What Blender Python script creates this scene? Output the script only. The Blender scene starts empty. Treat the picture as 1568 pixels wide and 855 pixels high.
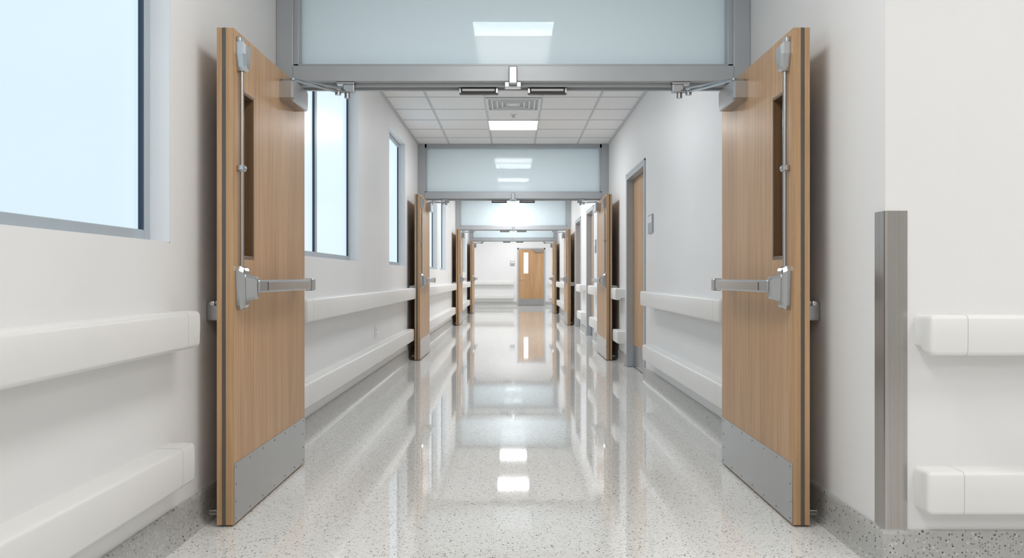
import bpy, bmesh, math
from mathutils import Vector, Matrix

scene = bpy.context.scene
scene.view_settings.view_transform = 'Standard'
scene.view_settings.look = 'None'

W = 1.34          # corridor half width
H = 2.93          # ceiling height

# ------------------------------------------------------------------ materials
def new_mat(name):
    m = bpy.data.materials.new(name); m.use_nodes = True
    nt = m.node_tree
    return m, nt, nt.nodes['Principled BSDF']

def N(nt, t, **kw):
    n = nt.nodes.new(t)
    for k, v in kw.items(): setattr(n, k, v)
    return n

def ramp(nt, stops):
    r = N(nt, 'ShaderNodeValToRGB')
    el = r.color_ramp.elements
    el[0].position, el[0].color = stops[0][0], (*stops[0][1], 1)
    el[1].position, el[1].color = stops[-1][0], (*stops[-1][1], 1)
    for p, c in stops[1:-1]:
        e = el.new(p); e.color = (*c, 1)
    return r

def coords(nt, scale=(1, 1, 1), kind='Object'):
    tc = N(nt, 'ShaderNodeTexCoord'); mp = N(nt, 'ShaderNodeMapping')
    mp.inputs['Scale'].default_value = scale
    nt.links.new(tc.outputs[kind], mp.inputs['Vector'])
    return mp.outputs['Vector']

def simple(name, col, rough=.5, metal=0., var=.03, nscale=(6, 6, 6), bump=0., coat=0., detail=2, aniso=0.):
    m, nt, b = new_mat(name)
    v = coords(nt, nscale)
    n = N(nt, 'ShaderNodeTexNoise'); n.inputs['Scale'].default_value = 1.; n.inputs['Detail'].default_value = detail
    nt.links.new(v, n.inputs['Vector'])
    lo = tuple(max(0, c*(1-var)) for c in col); hi = tuple(min(1, c*(1+var)) for c in col)
    r = ramp(nt, [(.3, lo), (.7, hi)])
    nt.links.new(n.outputs['Fac'], r.inputs['Fac'])
    nt.links.new(r.outputs['Color'], b.inputs['Base Color'])
    b.inputs['Roughness'].default_value = rough
    b.inputs['Metallic'].default_value = metal
    b.inputs['Coat Weight'].default_value = coat
    if bump:
        bp = N(nt, 'ShaderNodeBump'); bp.inputs['Strength'].default_value = bump; bp.inputs['Distance'].default_value = .002
        nt.links.new(n.outputs['Fac'], bp.inputs['Height'])
        nt.links.new(bp.outputs['Normal'], b.inputs['Normal'])
    return m

def wood(name, dark, light, coat=.2):
    m, nt, b = new_mat(name)
    v = coords(nt, (62, 62, 1.5))
    n = N(nt, 'ShaderNodeTexNoise'); n.inputs['Scale'].default_value = 1.; n.inputs['Detail'].default_value = 6
    n.inputs['Roughness'].default_value = .70; n.inputs['Distortion'].default_value = .3
    nt.links.new(v, n.inputs['Vector'])
    v2 = coords(nt, (7, 7, .45))
    n2 = N(nt, 'ShaderNodeTexNoise'); n2.inputs['Scale'].default_value = 1.; n2.inputs['Detail'].default_value = 2
    nt.links.new(v2, n2.inputs['Vector'])
    mx = N(nt, 'ShaderNodeMix'); mx.inputs['Factor'].default_value = .32
    nt.links.new(n.outputs['Fac'], mx.inputs[2]); nt.links.new(n2.outputs['Fac'], mx.inputs[3])
    r = ramp(nt, [(.36, dark), (.5, tuple((a+c)/2 for a, c in zip(dark, light))), (.64, light)])
    nt.links.new(mx.outputs[0], r.inputs['Fac'])
    nt.links.new(r.outputs['Color'], b.inputs['Base Color'])
    b.inputs['Roughness'].default_value = .42
    b.inputs['Coat Weight'].default_value = coat; b.inputs['Coat Roughness'].default_value = .25
    return m

def terrazzo(name, base, rough, layers, coat=0., bump=0.):
    m, nt, b = new_mat(name)
    tc = N(nt, 'ShaderNodeNewGeometry')
    base_n = N(nt, 'ShaderNodeTexNoise'); base_n.inputs['Scale'].default_value = 45; base_n.inputs['Detail'].default_value = 3
    nt.links.new(tc.outputs['Position'], base_n.inputs['Vector'])
    r0 = ramp(nt, [(.3, tuple(c*.93 for c in base)), (.7, tuple(min(1, c*1.05) for c in base))])
    nt.links.new(base_n.outputs['Fac'], r0.inputs['Fac'])
    prev = r0.outputs['Color']
    for sc, frac, rad, col in layers:
        vo = N(nt, 'ShaderNodeTexVoronoi'); vo.inputs['Scale'].default_value = sc
        off = N(nt, 'ShaderNodeVectorMath', operation='ADD'); off.inputs[1].default_value = (sc*.37, sc*.11, sc*.23)
        nt.links.new(tc.outputs['Position'], off.inputs[0]); nt.links.new(off.outputs[0], vo.inputs['Vector'])
        sep = N(nt, 'ShaderNodeSeparateColor'); nt.links.new(vo.outputs['Color'], sep.inputs[0])
        a = N(nt, 'ShaderNodeMath', operation='LESS_THAN'); a.inputs[1].default_value = frac
        nt.links.new(sep.outputs[0], a.inputs[0])
        rr = N(nt, 'ShaderNodeMath', operation='MULTIPLY'); rr.inputs[1].default_value = rad
        ad = N(nt, 'ShaderNodeMath', operation='ADD'); ad.inputs[1].default_value = .25
        nt.links.new(sep.outputs[1], ad.inputs[0]); nt.links.new(ad.outputs[0], rr.inputs[0])
        d = N(nt, 'ShaderNodeMath', operation='LESS_THAN')
        nt.links.new(vo.outputs['Distance'], d.inputs[0]); nt.links.new(rr.outputs[0], d.inputs[1])
        mu = N(nt, 'ShaderNodeMath', operation='MULTIPLY')
        nt.links.new(a.outputs[0], mu.inputs[0]); nt.links.new(d.outputs[0], mu.inputs[1])
        mx = N(nt, 'ShaderNodeMix', data_type='RGBA')
        nt.links.new(mu.outputs[0], mx.inputs[0]); nt.links.new(prev, mx.inputs[6]); mx.inputs[7].default_value = (*col, 1)
        prev = mx.outputs[2]
    nt.links.new(prev, b.inputs['Base Color'])
    b.inputs['Roughness'].default_value = rough
    b.inputs['IOR'].default_value = 1.5
    b.inputs['Coat Weight'].default_value = coat; b.inputs['Coat Roughness'].default_value = .03
    if bump:
        wn = N(nt, 'ShaderNodeTexNoise'); wn.inputs['Scale'].default_value = 2.2; wn.inputs['Detail'].default_value = 1
        nt.links.new(tc.outputs['Position'], wn.inputs['Vector'])
        bp = N(nt, 'ShaderNodeBump'); bp.inputs['Strength'].default_value = bump; bp.inputs['Distance'].default_value = .004
        nt.links.new(wn.outputs['Fac'], bp.inputs['Height']); nt.links.new(bp.outputs['Normal'], b.inputs['Normal'])
    return m

def emis(name, col, s, rough=.5, base=(.8, .8, .8)):
    m, nt, b = new_mat(name)
    b.inputs['Emission Color'].default_value = (*col, 1)
    b.inputs['Base Color'].default_value = (*base, 1)
    b.inputs['Roughness'].default_value = rough
    b.inputs['Emission Strength'].default_value = s
    return m

def frosted(name):
    m, nt, b = new_mat(name)
    out = nt.nodes['Material Output']
    nt.nodes.remove(b)
    di = N(nt, 'ShaderNodeBsdfDiffuse'); tl = N(nt, 'ShaderNodeBsdfTranslucent')
    for q in (di, tl): q.inputs['Color'].default_value = (.90, .97, 1.0, 1)
    tr = N(nt, 'ShaderNodeBsdfTransparent'); tr.inputs['Color'].default_value = (.9, .97, 1, 1)
    gl = N(nt, 'ShaderNodeBsdfGlossy'); gl.inputs['Roughness'].default_value = .08
    m1 = N(nt, 'ShaderNodeMixShader'); m1.inputs[0].default_value = .6
    nt.links.new(di.outputs[0], m1.inputs[1]); nt.links.new(tl.outputs[0], m1.inputs[2])
    m2 = N(nt, 'ShaderNodeMixShader'); m2.inputs[0].default_value = .12
    nt.links.new(m1.outputs[0], m2.inputs[1]); nt.links.new(tr.outputs[0], m2.inputs[2])
    m3 = N(nt, 'ShaderNodeMixShader'); m3.inputs[0].default_value = .02
    nt.links.new(m2.outputs[0], m3.inputs[1]); nt.links.new(gl.outputs[0], m3.inputs[2])
    nt.links.new(m3.outputs[0], out.inputs['Surface'])
    return m

M = {}
M['paint'] = simple('wall_paint', (.83, .83, .83), .5, var=.01, nscale=(2, 2, 2), detail=1)
M['reveal'] = simple('reveal_paint', (.80, .82, .84), .5, var=.01)
M['ctile'] = simple('ceiling_tile', (.91, .91, .91), .8, var=.03, nscale=(60, 60, 60))
M['tbar'] = simple('tbar_metal', (.60, .62, .64), .45, var=.01)
M['floor'] = terrazzo('terrazzo_floor', (.82, .81, .785), .035,
    ((85, .50, .34, (.62, .605, .565)), (120, .40, .38, (.90, .89, .87)), (115, .34, .34, (.34, .335, .32)), (105, .16, .36, (.10, .10, .095))))
M['base'] = terrazzo('terrazzo_base', (.50, .50, .485), .35,
    ((70, .50, .34, (.62, .61, .58)), (100, .35, .38, (.26, .26, .25)), (85, .16, .36, (.08, .08, .08))))
M['wood'] = wood('oak_veneer', (.395, .215, .097), (.595, .365, .186))
M['woodedge'] = wood('oak_edge', (.37, .215, .105), (.56, .355, .19), .1)
M['wooddark'] = wood('oak_dark', (.12, .065, .032), (.20, .115, .055), .1)
M['frame'] = simple('frame_paint', (.46, .485, .51), .38, metal=.25, var=.02)
M['wframe'] = simple('window_aluminium', (.47, .53, .575), .4, metal=.3, var=.02)
M['gasket'] = simple('window_gasket', (.010, .035, .07), .4, var=.05)
M['steel'] = simple('brushed_steel', (.44, .42, .40), .2, metal=1., var=.06, nscale=(160, 160, 1))
M['plate'] = simple('kick_plate_steel', (.45, .46, .465), .24, metal=1., var=.04, nscale=(90, 90, 1.5))
M['silver'] = simple('silver_hardware', (.44, .45, .46), .22, metal=1., var=.03)
M['rail'] = simple('vinyl_rail', (.83, .825, .81), .36, var=.008)
M['seam'] = simple('vinyl_seam', (.52, .51, .50), .5, var=.02)
M['black'] = simple('black_plastic', (.02, .02, .022), .4, var=.1)
M['dark'] = simple('dark_seal', (.09, .085, .08), .5, var=.1)
M['lite'] = simple('tinted_lite_glass', (.08, .05, .03), .12, var=.1)
M['white'] = simple('white_plastic', (.78, .78, .77), .4, var=.01)
M['sign'] = simple('sign_plate', (.36, .39, .42), .4, var=.03)
M['lens'] = emis('light_lens', (.98, .99, 1.), 28.)
M['lens_added'] = emis('added_entry_lens', (1, .98, .95), 10.2)  # warm lens of the unseen lights added over the entry space
M['glass'] = emis('frosted_daylight_glass', (.68, .83, .93), .98, .3, (.05, .07, .08))
M['litew'] = emis('lite_daylight', (.9, .95, 1.), .9)
M['transom'] = frosted('frosted_transom_glass')

# ------------------------------------------------------------------ builder
class B:
    def __init__(s, name, parent=None):
        s.name, s.parent, s.bm, s.mats = name, parent, bmesh.new(), []
    def mi(s, k):
        if k not in s.mats: s.mats.append(k)
        return s.mats.index(k)
    def poly(s, verts, faces, k, smooth=False):
        vs = [s.bm.verts.new(v) for v in verts]; out = []
        i = s.mi(k)
        for f in faces:
            try: fc = s.bm.faces.new([vs[j] for j in f])
            except ValueError: continue
            fc.material_index = i; fc.smooth = smooth; out.append(fc)
        return vs, out
    def box(s, x0, x1, y0, y1, z0, z1, k, bev=0., seg=2):
        x0, x1 = sorted((x0, x1)); y0, y1 = sorted((y0, y1)); z0, z1 = sorted((z0, z1))
        v = [(x, y, z) for x in (x0, x1) for y in (y0, y1) for z in (z0, z1)]
        f = [(0, 1, 3, 2), (4, 6, 7, 5), (0, 4, 5, 1), (2, 3, 7, 6), (0, 2, 6, 4), (1, 5, 7, 3)]
        vs, fs = s.poly(v, f, k)
        if bev:
            es = list({e for fc in fs for e in fc.edges})
            bmesh.ops.bevel(s.bm, geom=es, offset=bev, segments=seg, affect='EDGES', profile=.5)
    def cyl(s, p0, p1, r, k, seg=14, r2=None):
        p0, p1 = Vector(p0), Vector(p1); d = (p1-p0).normalized()
        u = d.orthogonal().normalized(); w = d.cross(u); r2 = r if r2 is None else r2
        a = [p0+(u*math.cos(t)+w*math.sin(t))*r for t in [2*math.pi*i/seg for i in range(seg)]]
        b = [p1+(u*math.cos(t)+w*math.sin(t))*r2 for t in [2*math.pi*i/seg for i in range(seg)]]
        f = [(i, (i+1) % seg, seg+(i+1) % seg, seg+i) for i in range(seg)]
        vs, fs = s.poly(a+b, f, k, True)
        i = s.mi(k)
        for ring in (vs[:seg][::-1], vs[seg:]):
            fc = s.bm.faces.new(ring); fc.material_index = i
    def prism(s, pts, mp, t0, t1, k):
        s.loft([(t0, [(a, b) for a, b in pts]), (t1, [(a, b) for a, b in pts])], mp, k)
    def loft(s, secs, mp, k, smooth=False):
        n = len(secs[0][1]); verts = [mp(t, a, b) for t, ps in secs for a, b in ps]; f = []
        for j in range(len(secs)-1):
            for i in range(n):
                f.append((j*n+i, j*n+(i+1) % n, (j+1)*n+(i+1) % n, (j+1)*n+i))
        f.append(tuple(range(n))[::-1]); f.append(tuple((len(secs)-1)*n+i for i in range(n)))
        vs, fs = s.poly(verts, f, k, smooth)
    def done(s):
        bm = s.bm
        bmesh.ops.recalc_face_normals(bm, faces=bm.faces)
        for e in bm.edges:
            if len(e.link_faces) == 2:
                e.smooth = e.calc_face_angle(0) < math.radians(32)
        xs = [v.co for v in bm.verts]
        lo = Vector([min(v[i] for v in xs) for i in range(3)]); hi = Vector([max(v[i] for v in xs) for i in range(3)])
        c = (lo+hi)/2; c.z = lo.z
        bmesh.ops.translate(bm, verts=bm.verts, vec=-c)
        me = bpy.data.meshes.new(s.name); bm.to_mesh(me); bm.free()
        for k in s.mats: me.materials.append(M[k])
        ob = bpy.data.objects.new(s.name, me); bpy.context.collection.objects.link(ob)
        ob.location = c
        if s.parent is not None:
            ob.parent = s.parent; ob.location = c - s.parent.location
        return ob

# ------------------------------------------------------------------ layout data
FR = [4.50, 11.20, 18.5, 24.2]       # front face of each storefront door frame
FD = .19                            # frame depth
LW = 1.15                           # leaf width
WIN = [(.35, 3.11), (4.86, 6.90), (8.60, 9.88), (12.7, 14.05), (14.55, 15.9), (20.0, 22.4)]
WZ0, WZ1 = 1.185, 2.70
RD = [(8.09, 9.38), (13.3, 14.5), (15.8, 17.05)]
RDH = 2.24
YB, YE, YF = -3.5, 26.2, 29.8       # back of entry space, end of corridor, far wall
YC = 2.87                           # corner on the right

# ------------------------------------------------------------------ shell
def wall_with_openings(name, x0, x1, y0, y1, ops, k='paint'):
    b = B(name); y = y0
    for a, c, z0, z1 in ops:
        b.box(x0, x1, y, a, 0, H, k)
        if z0 > 0: b.box(x0, x1, a, c, 0, z0, k)
        b.box(x0, x1, a, c, z1, H, k); y = c
    b.box(x0, x1, y, y1, 0, H, k)
    return b.done()

b = B('floor'); b.box(-4.3, 5.8, YB-.2, YF+.2, -.15, 0, 'floor'); b.done()
b = B('ceiling'); b.box(-4.3, 5.8, YB-.2, YF+.2, H, H+.15, 'ctile')
tz = H-.004
for x in (-.9, -.3, .3, .9):
    b.box(x-.012, x+.012, YB, YF, tz, H, 'tbar')
for x in (1.5, 2.1, 2.7, 3.3, 3.9, 4.5, 5.1):
    b.box(x-.012, x+.012, YB, YC, tz, H, 'tbar')
y = 7.7-.6*18
while y < YF:
    x1 = 5.6 if y < YC else W
    b.box(-W, x1, y-.012, y+.012, tz+.0006, H, 'tbar'); y += .6
for sx in (-1, 1):
    for a, c in zip([YB]+[f+FD for f in FR], FR+[YE]):
        if sx == 1 and a < YC: a = YC
        b.box(sx*W, sx*(W-.02), a, c, H-.02, H-.0001, 'tbar')
b.done()

wall_with_openings('wall_left', -W-.26, -W, YB, YE, [(a, c, WZ0, WZ1) for a, c in WIN])
wall_with_openings('wall_right', W, W+.26, YC, YE, [(a, c, 0, RDH) for a, c in RD])
b = B('wall_entry'); b.box(W+.26, 5.8, YC, YC+.22, 0, H, 'paint'); b.done()
b = B('wall_entry_right'); b.box(5.6, 5.8, YB, YC, 0, H, 'paint'); b.done()
b = B('wall_back'); b.box(-W-.26, 5.8, YB-.2, YB, 0, H, 'paint'); b.done()
b = B('wall_far'); b.box(-4.3, 4.3, YF, YF+.2, 0, H, 'paint'); b.done()
b = B('wall_hall_left'); b.box(-4.3, -4.1, YE, YF, 0, H, 'paint'); b.box(-4.3, -W-.26, YE-.2, YE, 0, H, 'paint'); b.done()
b = B('wall_hall_right'); b.box(4.1, 4.3, YE, YF, 0, H, 'paint'); b.box(W+.26, 4.3, YE-.2, YE, 0, H, 'paint'); b.done()

ML = lambda t, d, h: (-W+d, t, h)
MR = lambda t, d, h: (W-d, t, h)
ME = lambda t, d, h: (t, YC-d, h)
MF = lambda t, d, h: (t, YF-d, h)
BP = [(0, 0), (.040, 0), (.026, .008), (.018, .022), (.014, .04), (.014, .128), (.010, .14), (0, .14)]
def baseboard(name, mp, segs):
    b = B(name)
    for a, c in segs: b.prism(BP, mp, a, c, 'base')
    return b.done()
segL = list(zip([YB]+[f+FD for f in FR], FR+[YE]))
baseboard('baseboard_left', ML, segL)
segR = [(YC+.0005, FR[0]), (FR[0]+FD, RD[0][0]-.05), (RD[0][1]+.05, FR[1]), (FR[1]+FD, RD[1][0]-.05), (RD[1][1]+.05, RD[2][0]-.05), (RD[2][1]+.05, FR[2]), (FR[2]+FD, FR[3]), (FR[3]+FD, YE)]
baseboard('baseboard_right', MR, segR)
baseboard('baseboard_entry', ME, [(W-.0142, 5.6)])
baseboard('baseboard_far', MF, [(-4.1, .14), (1.20, 4.1)])

# ------------------------------------------------------------------ handrails / crash rails
def arc(cx, cy, r, a0, a1, n):
    return [(cx+r*math.cos(math.radians(a0+(a1-a0)*i/n)), cy+r*math.sin(math.radians(a0+(a1-a0)*i/n))) for i in range(n+1)]
HR = [(0, .917), (.06, .919)] + arc(.102, .902, .017, 90, 8, 4) + [(.120, .86)] + arc(.101, .795, .017, -4, -80, 4) + [(.080, .776), (.060, .785), (.045, .80), (0, .80)]
CR = [(0, .404), (.05, .406)] + arc(.082, .390, .015, 90, 6, 4) + [(.0985, .35)] + arc(.081, .270, .016, -4, -84, 4) + [(.060, .252), (0, .252)]
def rail(name, prof, mp, t0, t1, capseam=True):
    b = B(name)
    hs = [h for d, h in prof]; hc = (max(hs)+min(hs))/2; dm = max(d for d, h in prof); hh = (max(hs)-min(hs))/2
    def sc(i): return [(d*(1-i/dm), hc+(h-hc)*(1-i/hh)) for d, h in prof]
    R = .018
    secs = []
    for q in (0, 20, 40, 60, 90):
        a = math.radians(q)
        secs.append((R*(1-math.cos(a)), R*(1-math.sin(a))))
    L = [(t0+t, sc(i)) for t, i in secs] + [(t1-t, sc(i)) for t, i in reversed(secs)]
    b.loft(L, mp, 'rail', True)
    if capseam:
        for t in (t0+.125, t1-.125):
            b.prism([(max(d, 0)*1.003, hc+(h-hc)*1.006) for d, h in prof], mp, t-.001, t+.001, 'seam')
    return b.done()
def rails(mp, segs, dz=0):
    for a, c in segs:
        rail('handrail', HR, mp, a, c, c-a > .5)
        rail('crash_rail', [(d, h+dz) for d, h in CR], mp, a, c, c-a > .5)
rails(ML, [(YB+.1, 3.12), (FR[0]+FD+.06, 9.98), (FR[1]+FD+.06, 17.2), (FR[2]+FD+.06, 22.9)])
rails(MR, [(FR[0]+FD+.06, 7.68), (9.56, 9.98), (FR[1]+FD+.06, 13.1), (14.72, 15.6), (FR[2]+FD+.06, 22.9)])
rails(ME, [(1.445, 5.3)], -.035)
rails(MF, [(-3.9, .02), (1.33, 3.9)])

# ------------------------------------------------------------------ windows
for i, (a, c) in enumerate(WIN):
    b = B('window_%d' % (i+1))
    xo = -W-.075; xi = -W-.135
    gx = xo-.016
    e = .003
    b.box(xo, xi, a+e, a+.055, WZ0+e, WZ1-e, 'wframe', .004)
    b.box(xo, xi, c-.055, c-e, WZ0+e, WZ1-e, 'wframe', .004)
    b.box(xo, xi, a+.055, c-.055, WZ0+e, WZ0+.048, 'wframe', .004)
    b.box(xo, xi, a+.055, c-.055, WZ1-.048, WZ1-e, 'wframe', .004)
    muls = []
    if c-a > 1.6: muls = [a+(c-a)*.42 if i != 0 else 1.45]
    for m in muls:
        b.box(xo, xi, m-.03, m+.03, WZ0+.04, WZ1-.04, 'wframe', .004)
        b.box(xo-.002, xi, m-.046, m-.028, WZ0+.04, WZ1-.04, 'gasket')
        b.box(xo-.004, xi, m+.028, m+.036, WZ0+.04, WZ1-.04, 'gasket')
    b.box(xo-.002, xi, c-.072, c-.053, WZ0+.045, WZ1-.045, 'gasket')
    b.box(xo-.004, xi, a+.053, a+.061, WZ0+.045, WZ1-.045, 'gasket')
    b.poly([(gx, a+.05, WZ0+.045), (gx, c-.05, WZ0+.045), (gx, c-.05, WZ1-.045), (gx, a+.05, WZ1-.045)], [(0, 1, 2, 3)], 'glass')
    b.box(-W-.0005, xi, a+.0005, c-.0005, WZ0-.001, WZ0+.004, 'reveal')
    b.box(-W-.0005, xi, c-.006, c-.0005, WZ0, WZ1-.001, 'reveal')
    b.box(-W-.0005, xi, a+.0005, a+.006, WZ0, WZ1-.001, 'reveal')
    b.done()

# ------------------------------------------------------------------ storefront frames
for fi, y in enumerate(FR):
    b = B('door_frame'); y1 = y+FD
    g = .001
    for s in (-1, 1):
        b.box(s*1.245, s*(W-g), y, y1, g, H-g, 'frame', .003)
        b.box(s*1.218, s*1.246, y+.02, y1-.02, 2.24, H-g, 'frame', .002)
        b.box(s*1.235, s*1.246, y+.05, y+.10, g, 2.16, 'frame')
    b.box(-1.246, 1.246, y-.006, y+.075, 2.157, 2.247, 'frame', .004)
    b.box(-1.246, 1.246, y+.075, y1, 2.170, 2.235, 'frame', .003)
    b.box(-1.246, 1.246, y+.05, y+.065, 2.140, 2.158, 'frame', .002)
    b.box(-1.246, 1.246, y1-.03, y1-.004, 2.145, 2.172, 'frame', .002)
    b.box(-1.246, 1.246, y+.02, y1-.02, H-.055, H-g, 'frame', .002)
    b.box(-1.246, 1.246, y+.02, y1-.02, 2.235, 2.262, 'frame', .002)
    fr = b.done()
    b = B('transom_glass', fr); b.box(-1.22, 1.22, y+.09, y+.10, 2.255, H-.05, 'transom'); b.done()
    b = B('centre_stop', fr)
    b.box(-.026, .022, y-.045, y-.005, 2.135, 2.235, 'silver', .006)
    b.box(-.05, .045, y+.0, y+.05, 2.125, 2.158, 'silver', .004)
    b.done()
    for s in (-1, 1):
        b = B('magnetic_lock', fr)
        c = s*.198-.002
        b.box(c-.112, c+.112, y+.08, y+.13, 2.108, 2.170, 'black', .005)
        b.box(c-.095, c+.095, y+.074, y+.081, 2.119, 2.136, 'white', .002)
        b.box(c-.112, c-.100, y+.076, y+.081, 2.110, 2.168, 'silver', .001)
        b.box(c+.100, c+.112, y+.076, y+.081, 2.110, 2.168, 'silver', .001)
        b.done()

# ------------------------------------------------------------------ door leaves
dn = [0]
XF, XB = 1.176, 1.243
def leaf(s, yh, lw=LW):
    dn[0] += 1
    y0 = yh-lw; y1 = yh-.012
    zb, zt = .008, 2.10
    la, lb, lz0, lz1 = y0+.103, y0+.258, 1.13, 1.86
    b = B('door_%d' % dn[0])
    X = lambda v: s*v
    b.box(X(XF), X(XB), y0, la, zb, zt, 'wood')
    b.box(X(XF), X(XB), lb, y1, zb, zt, 'wood')
    b.box(X(XF), X(XB), la, lb, zb, lz0, 'wood')
    b.box(X(XF), X(XB), la, lb, lz1, zt, 'wood')
    b.box(X(XF+.001), X(XB-.001), y0-.003, y0, zb, zt, 'woodedge')
    b.box(X(XB-.035), X(XB-.021), y0-.005, y0, zb+.0, zt, 'dark')
    b.box(X(XB-.019), X(XB+.002), y0-.007, y0+.03, zb, zt, 'woodedge', .002)
    b.box(X(XF+.02), X(XF+.05), yh-.75, y0+.02, zt, zt+.002, 'woodedge')
    d = b.done()
    b = B('vision_lite', d)
    b.box(X(XF+.045), X(XF+.052), la, lb, lz0, lz1, 'lite')
    t = .014
    for q in ((la, la+t, lz0, lz1), (lb-t, lb, lz0, lz1), (la+t, lb-t, lz0, lz0+t), (la+t, lb-t, lz1-t, lz1)):
        b.box(X(XF-.003), X(XF+.045), *q, 'wooddark', .002)
    b.done()
    b = B('kick_plate', d)
    b.box(X(XF-.003), X(XF), y0+.004, y1-.006, zb+.004, .265, 'plate')
    n = 7
    for i in range(n):
        yy = y0+.03+(y1-y0-.06)*i/(n-1)
        for zz in (.028, .248): b.cyl((X(XF-.003), yy, zz), (X(XF-.0055), yy, zz), .0045, 'silver', 8)
    for zz in (.10, .175):
        for yy in (y0+.03, y1-.036): b.cyl((X(XF-.003), yy, zz), (X(XF-.0055), yy, zz), .0045, 'silver', 8)
    b.done()
    b = B('panic_bar', d)
    cy = y0+.056
    mp = lambda t, a, c: (X(XF-t), a, c)
    def outline(w0, w1, z0, z1):
        return [(cy-w0, z0+.02), (cy-w0+.012, z0), (cy+w0-.012, z0), (cy+w0, z0+.02), (cy+w1, z1-.02), (cy+w1-.012, z1), (cy-w1+.012, z1), (cy-w1, z1-.02)]
    def shrink(o, f):
        ca = sum(p[0] for p in o)/len(o); cc = sum(p[1] for p in o)/len(o)
        return [(ca+(p[0]-ca)*f, cc+(p[1]-cc)*f) for p in o]
    o = outline(.034, .042, .912, 1.098)
    b.loft([(0, o), (.018, o), (.034, shrink(o, .90)), (.040, shrink(o, .78))], mp, 'silver')
    b.loft([(.040, shrink(o, .62)), (.078, shrink(o, .52)), (.086, shrink(o, .42))], mp, 'silver')
    e = y1-.16
    b.box(X(XF-.052), X(XF-.092), cy+.0, e, .983, 1.040, 'silver', .008, 3)
    b.box(X(XF-.0925), X(XF-.0955), cy+.12, e-.07, .992, 1.030, 'steel', .001)
    b.box(X(XF), X(XF-.060), e-.085, e-.008, .985, 1.038, 'silver', .006)
    b.box(X(XF-.05), X(XF-.100), e-.035, e+.012, .978, 1.045, 'silver', .007)
    rx = XF-.016
    b.cyl((X(rx), cy, 1.09), (X(rx), cy, 1.96), .0085, 'silver')
    b.box(X(XF), X(XF-.030), cy-.02, cy+.02, 1.505, 1.53, 'silver', .004)
    b.cyl((X(rx-.002), cy-.012, 1.517), (X(rx-.002), cy+.012, 1.517), .016, 'silver')
    o = [(cy-.024, 1.945), (cy-.016, 1.93), (cy+.016, 1.93), (cy+.024, 1.945), (cy+.034, 2.0), (cy+.034, 2.05), (cy-.034, 2.05), (cy-.034, 2.0)]
    b.loft([(0, o), (.030, o), (.043, shrink(o, .82))], mp, 'silver')
    b.box(X(XF), X(XF-.02), cy-.026, cy+.026, 2.05, 2.075, 'silver', .004)
    b.done()
    b = B('door_closer', d)
    c0, c1 = yh-.50, yh-.20
    o = [(c0, 1.955), (c0+.012, 1.943), (c1-.012, 1.943), (c1, 1.955), (c1, 2.038), (c1-.012, 2.05), (c0+.012, 2.05), (c0, 2.038)]
    b.loft([(0, o), (.060, o), (.070, shrink(o, .94))], mp, 'silver')
    b.cyl((X(XF-.036), c0+.12, 2.05), (X(XF-.036), c0+.12, 2.078), .015, 'silver')
    p1 = (X(XF-.036), c0+.12, 2.070)
    elbow = (X(.985), yh-.02, 2.095)
    b.cyl(p1, elbow, .0085, 'silver', 8)
    b.cyl((elbow[0], elbow[1], 2.075), (elbow[0], elbow[1], 2.115), .017, 'silver')
    b.cyl(elbow, (X(.94), yh+.035, 2.112), .010, 'silver', 8)
    b.cyl((X(XF-.036), c0+.16, 2.085), (X(.965), yh-.05, 2.105), .0055, 'silver', 8)
    b.box(X(.965), X(.90), yh+.010, yh+.049, 2.098, 2.156, 'silver', .006)
    b.box(X(1.0), X(.90), yh+.0, yh+.045, 2.142, 2.1565, 'silver', .003)
    b.cyl((X(.945), yh+.035, 2.07), (X(.945), yh+.035, 2.12), .016, 'silver')
    b.done()
    b = B('door_hold_open', d)
    b.box(X(XB+.002), X(W-.001), y0+.12, y0+.19, .86, .945, 'silver', .008)
    b.cyl((X(XB+.002), y0+.05, .94), (X(XB+.03), y0+.05, .94), .012, 'silver')
    b.box(X(XB+.022), X(XB+.042), y0+.02, y0+.12, .928, .950, 'silver', .006)
    b.box(X(XB), X(XB+.045), y0+.02, y0+.09, .045, .065, 'dark', .004)
    b.done()
for yh in FR:
    for s in (-1, 1):
        leaf(s, yh)

# ------------------------------------------------------------------ side room doors
for (a, c) in RD:
    dn[0] += 1
    b = B('door_%d' % dn[0])
    f = .05; e = .002
    for q in ((a+e, a+f), (c-f, c-e)):
        b.box(W-.012, W+.18, q[0], q[1], e, RDH-e, 'frame', .002)
    b.box(W-.012, W-.001, a-.02, a+e, e, RDH+.02, 'frame', .002)
    b.box(W-.012, W-.001, c-e, c+.02, e, RDH+.02, 'frame', .002)
    b.box(W-.012, W-.001, a-.02, c+.02, RDH-e, RDH+.02, 'frame', .002)
    b.box(W-.012, W+.18, a+f, c-f, RDH-f, RDH-e, 'frame', .002)
    X0 = W+.07
    b.box(X0, X0+.045, a+f+.003, c-f-.003, .008, RDH-f-.004, 'wood')
    b.box(X0-.003, X0, a+f+.006, c-f-.006, .012, .26, 'plate')
    b.cyl((X0, a+f+.07, 1.0), (X0-.055, a+f+.07, 1.0), .012, 'silver')
    b.cyl((X0-.053, a+f+.065, 1.0), (X0-.053, a+f+.18, 1.0), .009, 'silver')
    b.cyl((X0, a+f+.07, 1.0), (X0-.009, a+f+.07, 1.0), .028, 'silver', 20)
    b.done()

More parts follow.
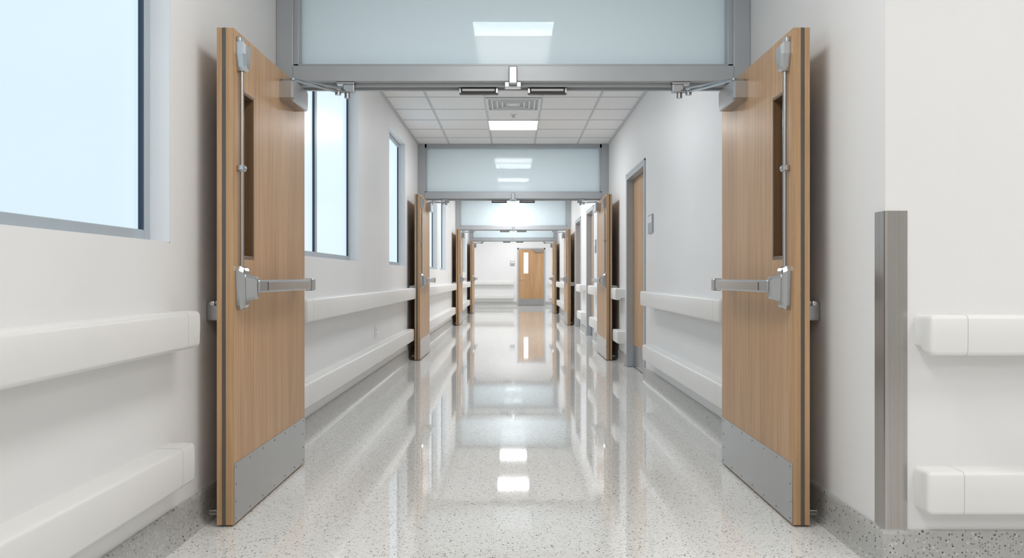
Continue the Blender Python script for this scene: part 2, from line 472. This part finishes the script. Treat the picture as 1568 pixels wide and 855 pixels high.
# far end door
dn[0] += 1
b = B('door_%d' % dn[0])
x0, x1 = .20, 1.14
b.box(x0-.05, x0, YF-.03, YF-.001, .002, 2.15, 'frame', .003)
b.box(x1, x1+.05, YF-.03, YF-.001, .002, 2.15, 'frame', .003)
b.box(x0-.05, x1+.05, YF-.03, YF-.001, 2.10, 2.15, 'frame', .003)
lx0, lx1 = x0+.19, x0+.36
b.box(x0, lx0, YF-.022, YF-.002, .01, 2.10, 'wood'); b.box(lx1, x1, YF-.022, YF-.002, .01, 2.10, 'wood')
b.box(lx0, lx1, YF-.022, YF-.002, .01, 1.20, 'wood'); b.box(lx0, lx1, YF-.022, YF-.002, 1.98, 2.10, 'wood')
b.poly([(lx0, YF-.014, 1.20), (lx1, YF-.014, 1.20), (lx1, YF-.014, 1.98), (lx0, YF-.014, 1.98)], [(0, 1, 2, 3)], 'litew')
b.box(x0+.01, x1-.01, YF-.025, YF-.022, .015, .25, 'plate')
b.box(x1-.36, x1-.05, YF-.08, YF-.022, 1.99, 2.06, 'silver', .006)
b.cyl((x1-.2, YF-.07, 2.07), (x1-.5, YF-.10, 2.10), .01, 'silver')
b.cyl((x0+.07, YF-.022, 1.0), (x0+.07, YF-.07, 1.0), .012, 'silver')
b.cyl((x0+.06, YF-.07, 1.0), (x0+.18, YF-.07, 1.0), .01, 'silver')
b.done()

# ------------------------------------------------------------------ ceiling fixtures
def troffer(x, y, sx, sy, k='lens'):
    b = B('ceiling_light')
    f = .018; z = H-.0045
    b.box(x-sx/2, x-sx/2+f, y-sy/2, y+sy/2, z-.008, z, 'white'); b.box(x+sx/2-f, x+sx/2, y-sy/2, y+sy/2, z-.008, z, 'white')
    b.box(x-sx/2+f, x+sx/2-f, y-sy/2, y-sy/2+f, z-.008, z, 'white'); b.box(x-sx/2+f, x+sx/2-f, y+sy/2-f, y+sy/2, z-.008, z, 'white')
    ex, ey = sx/2-f, sy/2-f
    b.poly([(x-ex, y-ey, z-.005), (x-ex, y+ey, z-.005), (x+ex, y+ey, z-.005), (x+ex, y-ey, z-.005)], [(0, 1, 2, 3)], k)
    b.done()
troffer(0, 5.99, .63, .38)
for y in (9.8, 13.4, 15.3, 17.8, 20.3, 22.7, 25.4, 28.4): troffer(0, y, .62, .6)
troffer(-2.7, 28.0, .6, .6); troffer(2.7, 28.0, .6, .6)
for x, y in ((0, 2.6), (0, .2), (0, -2.2), (2.4, 1.4), (4.2, 1.4), (2.4, -1.6), (4.2, -1.6)):  # unseen troffers around the camera, added to light the entry space
    troffer(x, y, .62, 1.2 if x == 0 else .9, 'lens_added')

b = B('ceiling_vent')
cx, cy = 0, 8.6; z = H-.0045
for i, r in enumerate((.295, .235, .18, .125, .07)):
    w = .03 if i == 0 else .016
    zz = z-.012
    for q in ((cx-r, cx+r, cy-r, cy-r+w), (cx-r, cx+r, cy+r-w, cy+r), (cx-r, cx-r+w, cy-r+w, cy+r-w), (cx+r-w, cx+r, cy-r+w, cy+r-w)):
        b.box(*q, zz, z-.001, 'white')
b.box(cx-.28, cx+.28, cy-.28, cy+.28, z-.002, z, 'sign')
b.box(cx-.05, cx+.05, cy-.05, cy+.05, z-.012, z-.002, 'white')
b.done()
b = B('sprinkler_head')
b.cyl((0, 9.2, H-.012), (0, 9.2, H), .035, 'white', 20); b.cyl((0, 9.2, H-.03), (0, 9.2, H-.012), .01, 'silver'); b.cyl((0, 9.2, H-.033), (0, 9.2, H-.030), .02, 'silver')
b.done()

# ------------------------------------------------------------------ small items
def plate_obj(name, mp, t0, t1, z0, z1, k, th=.012, inner=None):
    b = B(name)
    def bx(a0, a1, d0, d1, h0, h1, kk, bv=0):
        p = mp(a0, d0, h0); q = mp(a1, d1, h1); b.box(p[0], q[0], p[1], q[1], h0, h1, kk, bv)
    bx(t0, t1, .0005, th, z0, z1, k, .002)
    if inner == 'sign':
        bx(t0+.015, t1-.015, th, th+.002, z0+(z1-z0)*.55, z1-.015, 'white')
    if inner == 'outlet':
        for h in (.3, .7):
            hc = z0+(z1-z0)*h; tm = (t0+t1)/2
            bx(tm-.016, tm+.016, th, th+.002, hc-.014, hc+.014, 'rail', .0)
            bx(tm-.007, tm-.004, th+.002, th+.003, hc-.006, hc+.006, 'black'); bx(tm+.004, tm+.007, th+.002, th+.003, hc-.006, hc+.006, 'black')
    b.done()
plate_obj('room_sign', MR, 7.62, 7.86, 1.48, 1.66, 'sign', .014, 'sign')
plate_obj('room_sign', MR, 12.85, 13.02, 1.45, 1.66, 'sign', .014, 'sign')
plate_obj('room_sign', MF, -.12, .05, 1.48, 1.66, 'sign', .014, 'sign')
plate_obj('wall_outlet', ML, 7.70, 7.78, .46, .58, 'white', .006, 'outlet')

b = B('corner_guard')
z0, z1, t, L = .145, 1.29, .003, .078
o = [(W-t, YC+L), (W-t, YC+.006), (W-t+.002, YC-t+.002), (W+.006, YC-t), (W+L, YC-t), (W+L, YC-.0003), (W+.0, YC-.0003), (W-.0003, YC+.0), (W-.0003, YC+L)]
b.loft([(z0, o), (z1, o)], lambda h, a, c: (a, c, h), 'steel')
b.done()

# ------------------------------------------------------------------ world + camera
w = bpy.data.worlds.new('World'); scene.world = w; w.use_nodes = True
w.node_tree.nodes['Background'].inputs[0].default_value = (.75, .87, 1, 1)
w.node_tree.nodes['Background'].inputs[1].default_value = 1.

cam = bpy.data.cameras.new('camera'); co = bpy.data.objects.new('camera', cam)
bpy.context.collection.objects.link(co)
co.location = (0, 0, 1.05); co.rotation_euler = (math.radians(90), 0, 0)
cam.sensor_width = 36; cam.lens = 36*1220/1568
cam.shift_x = -2/1568; cam.shift_y = -2.5/1568
cam.clip_start = .05; cam.clip_end = 200
scene.camera = co
